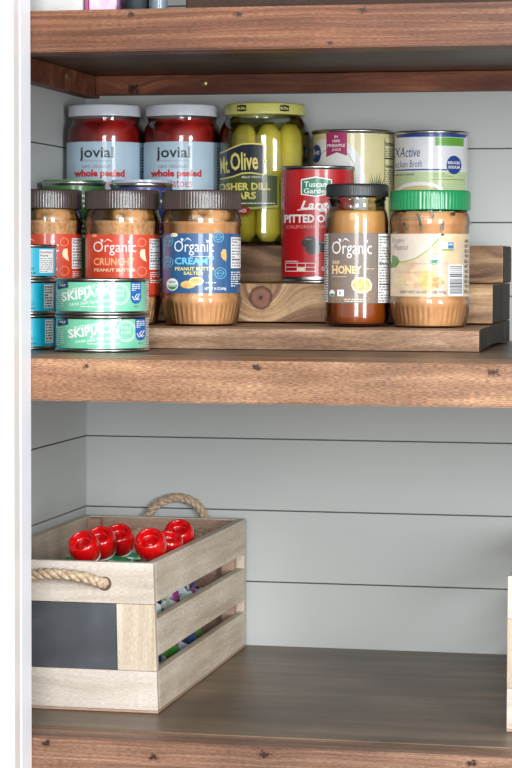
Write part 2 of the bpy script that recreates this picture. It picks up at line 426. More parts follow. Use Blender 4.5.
# ------------------------------------------------------------------ jars and cans
def face(x, y): return math.asin(-x/math.hypot(x, y))
def lid(r, z0, h, m, ridges=84, depth=.0005, top_in=.0015):
    mb = MB(); seg = ridges*4
    def rf(t, z, rr):
        if rr < r*.985 or z < z0+.0008 or z > z0+h-.0016: return rr
        k = (t*ridges/(2*PI)) % 1
        return rr-depth*(1 if k > .62 else 0)
    mb.lathe([(r*.93, z0+.0002), (r, z0+.0002), (r, z0+.001), (r, z0+h*.5), (r, z0+h-.0018), (r-.0006, z0+h-.0006), (r-top_in, z0+h), (r-.004, z0+h-.0002), (r-.006, z0+h-.0012), (1e-4, z0+h-.0012)], m, seg, rf)
    return mb
def sharp(o, deg=35):
    try:
        o.data.set_sharp_from_angle(angle=math.radians(deg))
    except Exception: pass
    return o

def organic_logo(p, x0, y0, x1, y1, m=P_white):
    """thin rounded word with two leaf sprigs on top"""
    w = x1-x0; h = y1-y0
    p.text('Organic', x0, y0+h*.12, x1, y1, m, bold=-.004)
    p.poly([(x0+w*.20, y0+h*.22), (x0+w*.16, y0-h*.02), (x0+w*.24, y0+h*.03)], m)
    p.poly([(x0+w*.22, y0+h*.22), (x0+w*.34, y0-h*.05), (x0+w*.46, y0+h*.16), (x0+w*.33, y0+h*.02)], m)
    p.poly([(x0+w*.83, y0+h*.26), (x0+w*.80, y0+h*.06), (x0+w*.85, y0+h*.14), (x0+w*.91, y0+h*.04), (x0+w*.88, y0+h*.2)], m)
def nutrition(p, x0, y0, x1, y1, head=5.5, n=8, m0=P_white, t=P_black, two=True):
    p.rect(x0, y0, x1, y1, m0)
    p.text('Nutrition', x0+.8, y0+.8, x1-.4, y0+head*.55, t, bold=.02)
    if two: p.text('Facts', x0+.8, y0+head*.62, x0+(x1-x0)*.62, y0+head*1.08, t, bold=.02)
    y = y0+head*1.2
    p.lines(x0+.8, y, x1-.6, y1-.8, n, P_grey, .42, seed=int(x0*7+y0))
    for q in (.3, .62): p.rect(x0+.8, y+(y1-y)*q, x1-.6, y+(y1-y)*q+.6, t)

def pb_jar(label, x, y, r, group, kind, cx, k, name='peanut_butter_jar', z=Z1):
    """cx, k : elevation frame of the label artwork; foot of the jar at 325 in that frame"""
    t = thing(name, label, 'jar', (x, y, z), face(x, y), group); t.scale.z = 1.0 if kind == 'green' else .988
    H = 135*k; B = 325
    hz = lambda yy: (B-yy)*k
    lid(r*.985, hz(209.5), hz(190)-hz(209.5), M_lidgr if kind == 'green' else M_lidbr, 84 if kind != 'green' else 62).build('lid', t)
    nfl = 44
    def rf(tt, zz, rr):
        a = hz(323); b = hz(303)
        if a < zz < b:
            w = math.sin((zz-a)/(b-a)*PI)**.5
            sl = (zz-a)*(38 if kind == 'green' else 0)
            return rr-.0008*w*(.5+.5*math.cos(nfl*(tt+sl)))
        return rr
    zt = [323.5, 321, 318, 314, 310, 306, 303.2]
    body = [(1e-4, hz(324)), (r*.78, hz(324.2)), (r*.84, hz(325)), (r*.88, hz(324.2))]
    for q in zt: body.append((r*(.885+.115*min(1, (323.5-q)/20)**.8), hz(q)))
    body += [(r*1.0, hz(301)), (r*1.0, hz(298.5)), (r*.975, hz(296)), (r*.968, hz(294.5)), (r*.968, hz(227)), (r*.99, hz(224.5)), (r*.995, hz(221)), (r*.975, hz(217)), (r*.945, hz(213)), (r*.915, hz(210.5)), (r*.91, hz(208))]
    if kind == 'green':
        body = [(a*(1.0), b) for a, b in body]
    MB().lathe(body, M_pet, 176, rf).build('jar_body', t)
    mbc = {'crunchy': M_pbc, 'creamy': M_pb, 'green': M_pb}[kind]
    lvl = {'crunchy': 221, 'creamy': 221.5, 'green': 212}[kind]
    inner = [(max(1e-4, a-.0009), b+(.0006 if i < 3 else 0)) for i, (a, b) in enumerate(body) if b < hz(lvl+.5)]
    inner.append((inner[-1][0], hz(lvl))); inner.append((1e-4, hz(lvl)))
    MB().lathe(inner, mbc, 176, rf).build('peanut_butter', t)
    if kind != 'green':
        MB().lathe([(r*.962, hz(lvl+.0)), (r*.965, hz(219)), (r*.945, hz(216)), (r*.91, hz(212)), (r*.88, hz(209.5)), (1e-4, hz(209.5))], M_smear, 96).build('smeared_shoulder', t)
    rl = r*.968
    mb = MB()
    lab = {'crunchy': P_red, 'creamy': P_blue, 'green': None}[kind]
    p = Print(rl, cx, B, k)
    if kind == 'crunchy':
        mb.lathe([(rl+.0001, hz(300)), (rl+.0001, hz(235))], lab, 96)
        p.ell(89.5+cx-122.5+5, 236, 2.6, 1.6, P_org)
        organic_logo(p, cx-29, 240, cx+13.5, 256)
        p.text('CRUNCHY', cx-28.5, 258.5, cx+12, 266, P_org, bold=.02)
        p.text('PEANUT BUTTER', cx-28, 269, cx+13, 272.2, P_cream, bold=.015)
        p.poly([(cx+17, 253), (cx+18.5, 250), (cx+22, 249.5), (cx+22.5, 256), (cx+23.5, 262), (cx+20.5, 260.5), (cx+17.5, 257.5)], P_cream)
        p.ring(cx+19, 243, 4, 4, .5, P_org); p.ring(cx+19, 272, 4.5, 4.5, .5, P_org)
        nutrition(p, cx+26.5, 239, cx+37.4, 270)
        p.lines(cx+27, 272, cx+37, 284, 6, P_white, .45, 3)
        p.ell(cx-10, 286, 5, 3.2, P_nut); p.ell(cx-4, 284, 5, 3.2, P_nut)
    elif kind == 'creamy':
        mb.lathe([(rl+.0001, hz(293)), (rl+.0001, hz(233.5))], lab, 96)
        p.ell(cx-27, 235, 3.6, 2, P_cream)
        organic_logo(p, cx-27, 238.5, cx+12, 255.5)
        p.rect(cx-11, 256.2, cx+12, 256.6, P_white)
        p.text('CREAMY', cx-26.5, 257.5, cx+13, 264.5, P_lblue, bold=.03)
        p.text('PEANUT BUTTER', cx-26, 267, cx+13, 270.5, P_yel, bold=.02)
        p.text('SALTED', cx-17.5, 271.5, cx+1.5, 274.8, P_yel, bold=.02)
        p.poly([(cx+19, 253), (cx+21, 249), (cx+24, 249.5), (cx+24.5, 256), (cx+24, 261.5), (cx+21.5, 259.5), (cx+19.2, 256.5)], P_nut)
        for (a, b, q) in ((16.5, 237, 5), (18.5, 273, 5.4), (-33, 262, 5), (-33, 241, 5)):
            p.ring(cx+a, b, q, q, .6, P_lblue); p.ring(cx+a, b, q*.55, q*.55, .5, P_lblue); p.rect(cx+a-q*.8, b-.25, cx+a+q*.8, b+.25, P_lblue)
        p.ell(cx-28.5, 284.5, 5.8, 6.2, P_white)
        p.ell(cx-28.5, 284.5, 4.8, 5.2, P_green, n=20, a0=0, a1=PI); p.text('USDA', cx-32, 280.8, cx-25, 283.2, P_green, bold=.03)
        p.text('ORGANIC', cx-32.4, 285, cx-24.6, 286.8, P_white, bold=.03)
        p.ell(cx-13, 284.5, 7.4, 3.9, P_nut); p.ell(cx-5, 281, 7.2, 4.1, P_cream); p.ell(cx-5, 281, 5.8, 3, P_nut)
        p.text('NET WT 16 OZ (454g)', cx+3, 287, cx+24, 290.5, P_white, bold=.02); p.lines(cx+4, 281.5, cx+14, 283.5, 1, P_white)
        nutrition(p, cx+28.5, 237, cx+38.6, 268)
        p.lines(cx+28.5, 271, cx+38, 287, 7, P_white, .5, 9)
    p.emit(mb)
    if kind != 'green': mb.build('label', t)
    return t

j = pb_jar('orange-red crunchy peanut butter jar at the left end, behind the turquoise cans', -.6810, 2.245, .0376, 'peanut butter jars with ribbed lids', 'crunchy', 46, .000992, z=Z1)
pb_jar('orange-red crunchy peanut butter jar behind the two pale green tuna cans', -.5996, 2.240, .0380, 'peanut butter jars with ribbed lids', 'crunchy', 122.5, .000985)
pb_jar('blue-labelled creamy peanut butter jar with dark ribbed lid', -.5182, 2.235, .0394, 'peanut butter jars with ribbed lids', 'creamy', 201.7, .000980)

# green-lidded jar, turned so its back label faces out
gx, gy = -.2936, 2.240
t = pb_jar('peanut butter jar with bright green lid and pale see-through label', gx, gy, .0393, 'peanut butter jars with ribbed lids', 'green', 430, .000962)
k = .000962; p = Print(.0396*.968, 430, 325, k); mb = MB()
pale = noisemat('pale_printed_film', [(.28, '#bf9a7c'), (.42, '#c9b49c'), (.55, '#d3bc90'), (.68, '#d8c8ac'), (.8, '#d0a072')], (45, 45, 60), .4, 3., coat=.4)
p.rect(391, 233, 469, 295, pale); p.emit(mb, lim=.996); p.items = []
paleW = mat('label_film_white', '#cfbfb0', .42, coat=.4, var=.08)
p.poly([(391.5, 233.5), (442, 233.5), (434, 243), (424, 252), (413, 258), (400, 261), (391.5, 262)], paleW)
p.line([(394, 260), (404, 261), (416, 257.5), (427, 250), (436, 241), (442, 233.5)], 1.0, P_leaf)
p.poly([(390.8, 256), (394, 254), (398, 256), (400.5, 261), (397, 266), (391, 267)], mat('print_leaf_dark', '#5c8440', .5, coat=.3))
p.text('Organic', 392.5, 237, 405, 243, P_grey, shear=.3); p.text('Peanut', 394, 243.5, 409, 249, P_grey, shear=.3)
p.text('ORG', 391.5, 216, 400, 219.5, P_grey, bold=.01); p.lines(401, 216.5, 425, 220.5, 2, P_grey, .4, 4)
sm = mat('ink_smudge', '#5c5a52', .5, coat=.3)
p.poly([(416, 213.5), (419, 213.5), (422, 224), (421.5, 231), (419.5, 229), (419, 221)], sm); p.poly([(430, 210.5), (432, 210), (434, 216.5), (432.6, 218.5)], sm)
p.poly([(403.5, 222), (405, 221.5), (407.5, 229), (406, 230)], sm); p.poly([(441, 222), (443.5, 221), (443.5, 229), (440, 230.5)], sm)
p.ell(452.5, 213.5, 2.4, 1.8, mat('spot_brown', '#4a2a18', .5)); p.ell(442.3, 234, 1.7, 1.1, mat('spot_brown', '#4a2a18', .5))
p.rect(442, 241.5, 447.5, 247.5, P_white); p.rect(447.5, 241.5, 453, 247.5, mat('print_mid_blue', '#2f6fa8', .45, coat=.3)); p.text('NON', 442.6, 242.6, 447, 244.2, P_leaf, bold=.03); p.text('GMO', 448, 242.6, 452.5, 244.4, P_white, bold=.03); p.lines(442.5, 245, 447, 247, 2, P_leaf); p.rect(442, 248.2, 453, 249.6, P_leaf)
p.ell(434, 258.2, 5.5, 5.2, P_white); p.ring(434, 258.2, 5.2, 5, .6, P_green); p.ell(434, 258.2, 4.4, 4.2, P_green, n=18, a0=0, a1=PI); p.text('USDA', 431, 255, 437, 257, P_green, bold=.03)
for q in (.0,): p.ell(415, 277, 9, 9, mat('print_oat', '#d6b490', .5, coat=.3, var=.2, scale=200)); p.ell(428, 279, 8, 10, mat('print_gold', '#d9b668', .5, coat=.3, var=.2, scale=200))
for i in range(5): p.ell(438+3*math.cos(i*1.3), 281+4*math.sin(i*1.3), 3.2, 2, mat('print_dry_petal', '#cf9350', .5, coat=.3, var=.2, scale=200))
p.rect(448, 263.5, 462.3, 294, P_white)
rr = random.Random(5); y = 264.6; bars = mat('barcode_ink', '#45464c', .5, coat=.3)
while y < 292.5:
    h = rr.choice((.4, .6, .9, 1.2)); p.rect(449, y, 461.4, y+h, bars); y += h+rr.choice((.5, .6, .9))
for i, yy in enumerate(range(238, 292, 5)): p.text(rr.choice(('TFI', 'ANL', 'ELI', 'HST', 'OIN')), 463.5, yy+.3, 467.3, yy+3.6, bars, bold=.02)
p.text('NET WT 16 OZ (1 LB) 454g', 402, 289, 446, 292.5, P_grey, bold=.02)
for yy in (270.5, 262, 283): p.rect(401, yy, 447, yy+.35, mat('print_pale_line', '#b9a893', .5))
p.emit(mb, lim=.996); mb.build('label', t)

# ---- honey jar
x, y, r = -.3646, 2.240, .0314; k = .000968; B = 326
hz = lambda yy: (B-yy)*k
t = thing('honey_jar', 'amber raw honey jar with black lid and grey-brown label', 'jar', (x, y, Z1), face(x, y)); t.scale.z = .988
lid(r*.965, hz(196), hz(183.3)-hz(196), M_lidbk, 90, .00022, .002).build('lid', t)
body = [(1e-4, hz(325)), (r*.86, hz(325.5)), (r*.94, hz(324.6)), (r*.975, hz(322)), (r*.99, hz(317)), (r*.99, hz(309)), (r*.985, hz(306)), (r*.985, hz(226)), (r*.975, hz(219)), (r*.95, hz(214)), (r*.9, hz(209.5)), (r*.875, hz(207)), (r*.87, hz(200.5)), (r*.90, hz(199)), (r*.90, hz(197)), (r*.87, hz(195))]
MB().lathe(body, M_glass, 96).build('jar_body', t)
m, nt, o = newmat('honey'); L = nt.links.new
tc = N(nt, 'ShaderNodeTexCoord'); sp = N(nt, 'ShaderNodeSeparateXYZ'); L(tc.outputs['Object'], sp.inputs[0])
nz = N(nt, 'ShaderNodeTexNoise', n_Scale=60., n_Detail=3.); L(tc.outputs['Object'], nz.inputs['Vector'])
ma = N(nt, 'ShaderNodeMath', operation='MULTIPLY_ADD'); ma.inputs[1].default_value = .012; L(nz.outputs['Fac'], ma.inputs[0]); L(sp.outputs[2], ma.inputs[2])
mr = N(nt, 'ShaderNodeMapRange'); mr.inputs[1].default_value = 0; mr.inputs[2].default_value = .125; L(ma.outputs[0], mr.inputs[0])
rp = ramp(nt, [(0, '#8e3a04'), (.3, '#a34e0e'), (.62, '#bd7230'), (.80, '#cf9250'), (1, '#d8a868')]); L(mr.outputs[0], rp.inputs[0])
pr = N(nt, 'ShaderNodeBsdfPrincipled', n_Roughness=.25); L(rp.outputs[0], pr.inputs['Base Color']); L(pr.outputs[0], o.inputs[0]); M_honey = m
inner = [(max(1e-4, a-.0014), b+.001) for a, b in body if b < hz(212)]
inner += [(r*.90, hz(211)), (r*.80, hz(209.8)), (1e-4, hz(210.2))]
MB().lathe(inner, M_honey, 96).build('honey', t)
mb = MB(); rl = r*.987; p = Print(rl, 357, B, k)
lbl = mat('label_taupe', '#7b6c63', .45, coat=.6)
mb.lathe([(rl+.0001, hz(303)), (rl+.0001, hz(232.5))], lbl, 96)
organic_logo(p, 332, 238.5, 371.5, 258)
gold = mat('print_gold_cream', '#eec991', .45, coat=.3)
p.text('RAW', 333, 260, 340, 264, gold, bold=.02)
p.text('HONEY', 332.5, 265.5, 361.5, 273.5, gold, bold=.03)
for a, qs in ((331.9, (265.3, 273)), (335.9, (265.3, 273)), (343.9, (265.3, 273)), (349.0, (265.3,)), (357.0, (273,))):   # slab serifs
    for q in qs: p.rect(a, q, a+2.4, q+.6, gold)
p.rect(333, 276.2, 347, 276.6, gold); p.lines(366, 267, 373, 270, 1, gold, .25, 2)
p.poly([(352, 281), (356, 277.3), (363, 276.8), (369, 279), (372, 284), (371, 289.5), (366, 293), (359, 293), (353.5, 290), (351.5, 285.5)], P_cream)
p.poly([(353.5, 282), (357, 279), (363, 278.5), (368, 280.5), (370, 284.5), (369, 288.8), (365, 291.2), (359.5, 291.2), (355, 288.5), (353, 285.5)], P_nut)
hexl = mat('print_hex_line', '#b58e58', .45, coat=.3)
for i in range(13):
    hx = 333+i*3.1; hy = 299.5-(1.6 if i % 2 else 0)
    p.ring(hx, hy, 1.7, 1.9, .4, hexl, n=6)
for (hx, hy) in ((335, 291), (338.2, 286), (335, 283), (369, 292.5), (372, 296)): p.ring(hx, hy, 1.9, 2.1, .45, hexl, n=6)
p.ell(333, 293, 2.7, 3.4, P_white); p.ell(333, 293.2, 2.2, 2.8, P_green, n=16, a0=0, a1=PI); p.rect(338, 289.5, 344.5, 296, P_white); p.text('K', 340, 291, 342.6, 294.6, P_grey, bold=.03)
p.lines(345, 298, 366, 302, 2, P_white, .35, 6)
p.rect(325.3, 233.5, 329.2, 302, P_white); p.lines(325.7, 235, 329, 301, 26, P_black, .45, 12)
p.rect(377.5, 233.5, 388.2, 302.5, P_white); p.lines(378.3, 235, 387.8, 302, 24, P_grey, .5, 11)
for q in (235.5, 262, 283): p.lines(378.5, q, 387.5, q+1.8, 1, P_black, .8, int(q))
p.emit(mb, lim=.993); mb.build('label', t)

# ---- tomato jars
M_tom = noisemat('tomatoes_in_juice', [(.3, '#7a1412'), (.45, '#a81d1a'), (.6, '#bf2622'), (.75, '#c93a2c')], (30, 30, 40), .4)
def tomato_jar(label, x, y, r, cx, k, z=Z3):
    t = thing('tomato_jar', label, 'jar', (x, y, z), face(x, y), 'whole peeled tomato jars'); t.scale.z = .990
    B = 244.5; hz = lambda yy: (B-yy)*k
    mb = MB(); h0, h1 = hz(115.5), hz(104)
    mb.lathe([(r*.9, h0), (r*.945, h0), (r*.955, h0+.0008), (r*.95, h0+.002), (r*.95, h1-.002), (r*.935, h1-.0006), (r*.91, h1), (r*.86, h1-.0008), (1e-4, h1-.0008)], mat('lid_white_enamel', '#d8dbe4', .3, coat=.4), 96); mb.build('lid', t)
    body = [(1e-4, hz(243.5)), (r*.85, hz(244)), (r*.95, hz(242.5)), (r*.985, hz(239)), (r, hz(233)), (r, hz(136)), (r*.995, hz(131)), (r*.97, hz(127)), (r*.92, hz(123.5)), (r*.885, hz(121.5)), (r*.88, hz(119)), (r*.90, hz(117)), (r*.88, hz(115))]
    MB().lathe(body, M_glass, 96).build('jar_body', t)
    MB().lathe([(max(1e-4, a-.0015), b+.001) for a, b in body if b < hz(118)]+[(1e-4, hz(118))], M_tom, 96).build('tomatoes', t)
    mb = MB(); sky = mat('label_pale_blue', '#b4cbda', .5, coat=.3); rl = r*1.003; p = Print(rl, cx, B, k)
    mb.lathe([(rl, hz(222)), (rl, hz(141.5))], sky, 96)
    ink = mat('print_slate', '#33363c', .5, coat=.3); red = mat('print_tomato_red', '#c2242c', .5, coat=.3)
    p.text('jovial', cx-25.5, 146.5, cx+8, 161, ink, bold=.018)
    for a in (-24.2, 6.3, -1.8): p.rect(cx+a-.6, 149.4 if a != 6.3 else 146.8, cx+a+1, 150 if a != 6.3 else 147.5, ink)
    for a in (-2.3, 5.4): p.rect(cx+a, 156.9, cx+a+3.2, 157.5, ink)
    p.line([(cx-24+i*1.3, 160.6+.8*math.sin(i*1.7)) for i in range(25)], .4, P_grey)
    p.text('100% ORGANIC', cx-23, 164.8, cx+6, 168, P_grey, bold=.0)
    p.text('whole peeled', cx-31, 169.3, cx+19, 178.6, red, bold=.05)
    p.text('tomatoes', cx-25, 180, cx+10, 187, red, bold=.0)
    p.poly([(cx+28, 143), (cx+31, 143), (cx+31, 221), (cx+28, 221)], sky)
    p.lines(cx+34.5, 146, cx+37.4, 215, 24, mat('print_navy', '#22385c', .5), .6, 14)
    p.emit(mb, lim=.99); mb.build('label', t)
    return t
tomato_jar('whole peeled tomatoes jar with white lid, nearest the left wall', -.6750, 2.450, .0420, 105, .001078)
tomato_jar('whole peeled tomatoes jar with white lid, next to the pickle jar', -.5896, 2.450, .0414, 182.3, .001073)

# ---- pickle jar
x, y, r = -.4977, 2.443, .0480; k = .001063; B = 244; cx = 265.3
hz = lambda yy: (B-yy)*k
t = thing('pickle_jar', 'tall glass jar of dill pickle spears with yellow-green lid', 'jar', (x, y, Z3), face(x, y)); t.scale.z = .989
ylid = mat('lid_yellow_green', '#d2d070', .35, coat=.4)
mb = MB(); h0, h1 = hz(113.5), hz(102.3); rr_ = r*.895
mb.lathe([(rr_*.94, h0), (rr_*.99, h0), (rr_*1.005, h0+.001), (rr_, h0+.0022), (rr_, h1-.002), (rr_*.985, h1-.0006), (rr_*.955, h1), (rr_*.9, h1-.0008), (1e-4, h1-.0008)], ylid, 96)
p = Print(rr_, cx, B, k)
for a in (242.5, 284.5):
    p.poly([(a-4.6, 105), (a, 104.3), (a+4.6, 105), (a+4.6, 110.4), (a, 111.2), (a-4.6, 110.4)], P_black); p.text('Mt.Olive', a-3.8, 106.2, a+3.8, 109.2, P_yel, bold=.02)
p.emit(mb); mb.build('lid', t)
body = [(1e-4, hz(242.8)), (r*.80, hz(243)), (r*.90, hz(243.6)), (r*.95, hz(242)), (r*.985, hz(238)), (r*1.0, hz(232)), (r*1.0, hz(135)), (r*.99, hz(129)), (r*.95, hz(123)), (r*.89, hz(118.5)), (r*.86, hz(116.5)), (r*.855, hz(112))]
MB().lathe(body, M_glass, 96).build('jar_body', t)
brine = glassmat('brine', '#f8f3cc', .05, refl=.3)
MB().lathe([(max(1e-4, a-.0016), b+.0012) for a, b in body if b < hz(120)]+[(1e-4, hz(120))], brine, 64).build('brine', t)
pk = [noisemat('pickle_flesh', [(.3, '#c9bc4a'), (.5, '#e2d56c'), (.72, '#ece08a')], (60, 60, 22), .55),
      noisemat('pickle_skin', [(.3, '#4d5318'), (.5, '#6f7324'), (.72, '#8f8c36')], (60, 60, 22), .4, coat=.3)]
for ring_r, cnt, off, sr in ((.0310, 7, .12, .0135), (.0110, 2, .3, .0105)):
    for i in range(cnt):
        a = off+2*PI*i/cnt; px, py = ring_r*math.sin(a), -ring_r*math.cos(a)
        mb = MB(); nn = 14; rs = random.Random(i*3+cnt); top = hz(119.5-rs.uniform(-6, -1)); bot = hz(240.5)
        pts = []; rad = []
        for q in range(nn):
            f = q/(nn-1); e = math.sin(min(1, min(f, 1-f)*9+.35)*PI/2)
            lean = .0012*math.sin(f*3+i)
            pts.append((px+lean, py+lean*.5, bot+(top-bot)*f)); rad.append(sr*e*(1+.05*math.sin(q*1.9+i)))
        mb.tube(pts, sr, pk[1] if (i == 5 or cnt == 2) else pk[0], 14, rf=lambda q, an: rad[q])
        mb.build('pickle_spear', t)
mb = MB(); rl = r*1.003; p = Print(rl, cx, B, k)
navy = mat('label_navy', '#1d2430', .45, coat=.4); olive = mat('label_olive_green', '#47541c', .45, coat=.4); lime = mat('label_lime', '#a9b54e', .45, coat=.4)
# green lower panel (top edge rises to the right), navy name plate with a wavy top
p.poly([(219.5, 180), (232, 178), (246, 172), (262, 173), (279, 174.5), (279, 205), (268, 207), (250, 209), (232, 209), (219.5, 208)], lime)
p.poly([(219.8, 178), (232, 175.5), (247, 172.5), (262, 174), (278, 175.5), (278, 204), (262, 206), (240, 206.5), (219.8, 205)], olive)
p.poly([(219.8, 151), (226, 149.5), (234, 146), (243, 143), (252, 142.5), (265, 143.5), (265, 175), (252, 173), (243, 173.5), (234, 176.5), (226, 178), (219.8, 178)], P_yel)
p.poly([(220, 152.5), (226, 151), (234, 147.5), (243, 144.5), (252, 144), (264, 145), (264, 173.5), (252, 171.5), (243, 172), (234, 175), (226, 176.5), (220, 176.5)], navy)
p.text('Mt.', 221, 155.5, 230.5, 172.5, P_yel, bold=.02, rot=-.06); p.text('Olive', 231.5, 151.5, 258.8, 169.5, P_yel, bold=.02, rot=-.03)
p.text('KOSHER DILL', 213.5, 182, 271, 189.5, P_yel, bold=.035)
p.text('SPEARS', 222, 191, 257, 198.5, P_yel, bold=.035)
p.text('MILD FRESH', 243, 175.5, 263, 177.5, P_white, bold=.01); p.lines(240, 201, 276, 204, 1, P_white, .4, 3)
p.poly([(228, 206.5), (248, 206), (252.5, 208.5), (248, 213.5), (228, 214)], P_dred); p.text('FRESH PACK', 228.5, 208, 248, 211.5, P_white, bold=.02)
p.poly([(252, 206.5), (279, 205), (279, 206.6), (253, 208.6)], lime)
sil = mat('print_silver_green', '#b9b67a', .5, coat=.3)
for i in range(5):
    yy = 154+i*3.6
    p.poly([(270.3, yy+3), (274.3, yy-.5), (271.3, yy+4.5)], sil); p.poly([(269.7, yy+3), (266.4, yy), (268.9, yy+4.5)], sil)
p.emit(mb, lim=.99); mb.build('label', t)

# ---- tin cans
def can(name, label, x, y, r, h, z, base, cx, k, paper, art, B, group=None, pull=False, rim=.0032, beads=0, cat='can', lo=.004):
    t = thing(name, label, cat, (x, y, z), face(x, y), group)
    prof = [(1e-4, .0025), (r*.93, .0022), (r*.955, .0004), (r*.985, 0), (r*1.0, .0012), (r*.998, .0026), (r*.975, rim), (r*.968, rim+.001)]
    prof += [(r*.968, h-rim-.001), (r*.975, h-rim), (r*.998, h-.0024), (r*1.0, h-.0010), (r*.985, h), (r*.955, h-.0005), (r*.94, h-.0035), (r*.80, h-.0038), (r*.78, h-.0030), (r*.55, h-.0030), (r*.53, h-.0036), (1e-4, h-.0036)]
    MB().lathe(prof, M_tin, 96).build('tin_body', t)
    mb = MB(); rl = r*.974
    mb.lathe([(rl, lo), (rl, h-rim-.0010)], paper, 96)
    p = Print(rl, cx, B, k); art(p, cx); p.emit(mb, lim=.992); mb.build('label', t)
    if pull:
        mb = MB(); pts = [(.010*math.cos(a)*r/.04, r*.4+.013*math.sin(a)*r/.04, h-.0018) for a in [i*2*PI/18 for i in range(19)]]
        mb.tube(pts, .0009, M_tin_lo, 6); mb.build('pull_ring', t)
    return t
def art_olive(p, cx):
    g = P_green
    p.poly([(cx-16.6, 179), (cx-2, 176.2), (cx+14, 179), (cx+14, 192.8), (cx-2, 196.3), (cx-16.6, 194)], P_white)
    p.poly([(cx-15.6, 180), (cx-2, 177.4), (cx+13, 180), (cx+13, 192), (cx-2, 195.2), (cx-15.6, 193.2)], mat('print_teal_green', '#1f7a5c', .45, coat=.3))
    p.text('Tuscan', cx-13.5, 181.2, cx+8.5, 186.6, P_white, bold=.015); p.text('Garden', cx-13.8, 187.8, cx+11, 193, P_white, bold=.015)
    p.text('Large', cx-17, 200, cx+16, 211, P_white, bold=.022, shear=.3); p.line([(cx-20, 209.2), (cx-4, 208.4), (cx+9, 208.6)], .8, P_white)
    p.text('PITTED OLIVES', cx-33, 213.5, cx+29, 221.8, P_white, bold=.035)
    p.text('CALIFORNIA RIPE OLIVES', cx-31, 224, cx+27, 227.4, mat('print_pink', '#d98a80', .45, coat=.3), bold=.015)
    ol = mat('print_olive_black', '#2c2f2c', .35, coat=.6, var=.3, scale=120)
    for (a, b, c, d) in ((-7, 241.5, 8.5, 6), (9, 245, 9, 6.5), (-4, 247.5, 8, 5.5), (17, 241, 8, 6)):
        p.ell(cx+a, b, c, d, ol)
    for (a, b) in ((-9, 238), (6, 241)): p.ell(cx+a, b, 3.4, .9, P_grey)
    p.lines(cx-31.5, 259, cx-19, 260.6, 1, P_white, .5, 3)
    p.rect(cx-31.5, 261.3, cx-2, 261.9, P_white); p.rect(cx-31.5, 269.3, cx-2, 269.9, P_white); p.rect(cx-31.5, 265.4, cx-2, 265.9, P_white)
    for a in (-31.5, -20, -12, -2.3): p.rect(cx+a, 261.3, cx+a+.5, 269.9, P_white)
    p.rect(cx-19.5, 266, cx-12.3, 269.4, P_cream); p.text('OZ', cx+4, 265, cx+10, 269, P_white, bold=.02)
    p.lines(cx-36.2, 176, cx-33.6, 208, 14, P_white, .6, 8)
can('olive_can', 'tall red can of pitted olives with silver rims', -.4238, 2.352, .0379, .1184, Z2, 0, 318.5, .001019, mat('label_red', '#b5161b', .38, coat=.5), art_olive, 281.5, lo=.0065)
def art_pine(p, cx):
    yel = mat('print_pale_yellow', '#dccb85', .5, coat=.3); fin = mat('label_off_white', '#e2e2df', .5, coat=.3)
    p.poly([(cx-36, 141), (cx-33, 139), (cx-14, 139.5), (cx-7, 142), (cx+4, 152), (cx+10, 164), (cx+12, 180), (cx+12, 243), (cx-36, 243)], fin)
    p.line([(cx-33, 155), (cx-28, 150.5), (cx-14, 150), (cx-5, 154), (cx+1, 164), (cx+2, 175), (cx+2, 200)], .7, P_leaf)
    p.ell(cx-36.3, 153, 4.6, 9, mat('print_royal_blue', '#1d3f8a', .45, coat=.3)); p.text('Best', cx-39.5, 149, cx-33.4, 154, P_white, bold=.02)
    mg = mat('print_magenta', '#a8285f', .45, coat=.3)
    p.poly([(cx-26.5, 132), (cx-6, 132), (cx-6, 156), (cx-16, 152.5), (cx-26.5, 157)], mg)
    p.text('IN', cx-18.5, 135.8, cx-15, 138.4, P_white, bold=.02); p.text('100%', cx-20.5, 140, cx-12.8, 142.6, P_white, bold=.02); p.text('PINEAPPLE', cx-25.3, 144.3, cx-8, 147.2, P_white, bold=.02); p.text('JUICE', cx-21, 148.8, cx-12, 151.6, P_white, bold=.02)
    lf = mat('print_pineapple_leaf', '#5d6b4a', .5, coat=.3)
    for i in range(9):
        a = -1.0+i*.25; bx = cx+23.5; by = 188; L_ = 18+(i % 3)*3
        tx, ty = bx+math.sin(a)*L_*.55, by-math.cos(a)*L_*.75
        p.poly([(bx+(i-4)*1.1-1.1, by), (tx, ty), (bx+(i-4)*1.1+1.1, by)], lf)
    p.ell(cx+23.5, 205, 9, 17, mat('print_pineapple', '#b58b3c', .5, coat=.3, var=.35, scale=250))
    p.rect(cx+31, 138, cx+39.6, 185, mat('print_cream_panel', '#e3dcae', .5, coat=.3)); p.rect(cx+31, 138, cx+31.4, 185, P_black)
    p.text('Nutrition', cx+31.6, 141, cx+39.5, 145.5, P_black, bold=.03)
    p.rect(cx+31, 157.3, cx+39.6, 158.6, P_black); p.text('Calories', cx+31.6, 163.8, cx+39.5, 167, P_black, bold=.03)
    p.lines(cx+31.6, 147.5, cx+39.5, 156.5, 4, P_grey, .4, 4); p.lines(cx+31.6, 168.5, cx+39.5, 184, 7, P_grey, .4, 5)
can('pineapple_can', 'wide pale yellow pineapple can with magenta flag, behind the honey jar', -.4053, 2.460, .0441, .1213, Z3, 0, 351.7, .001057, mat('label_pale_yellow', '#ddd29c', .42, coat=.4), art_pine, 244.5)
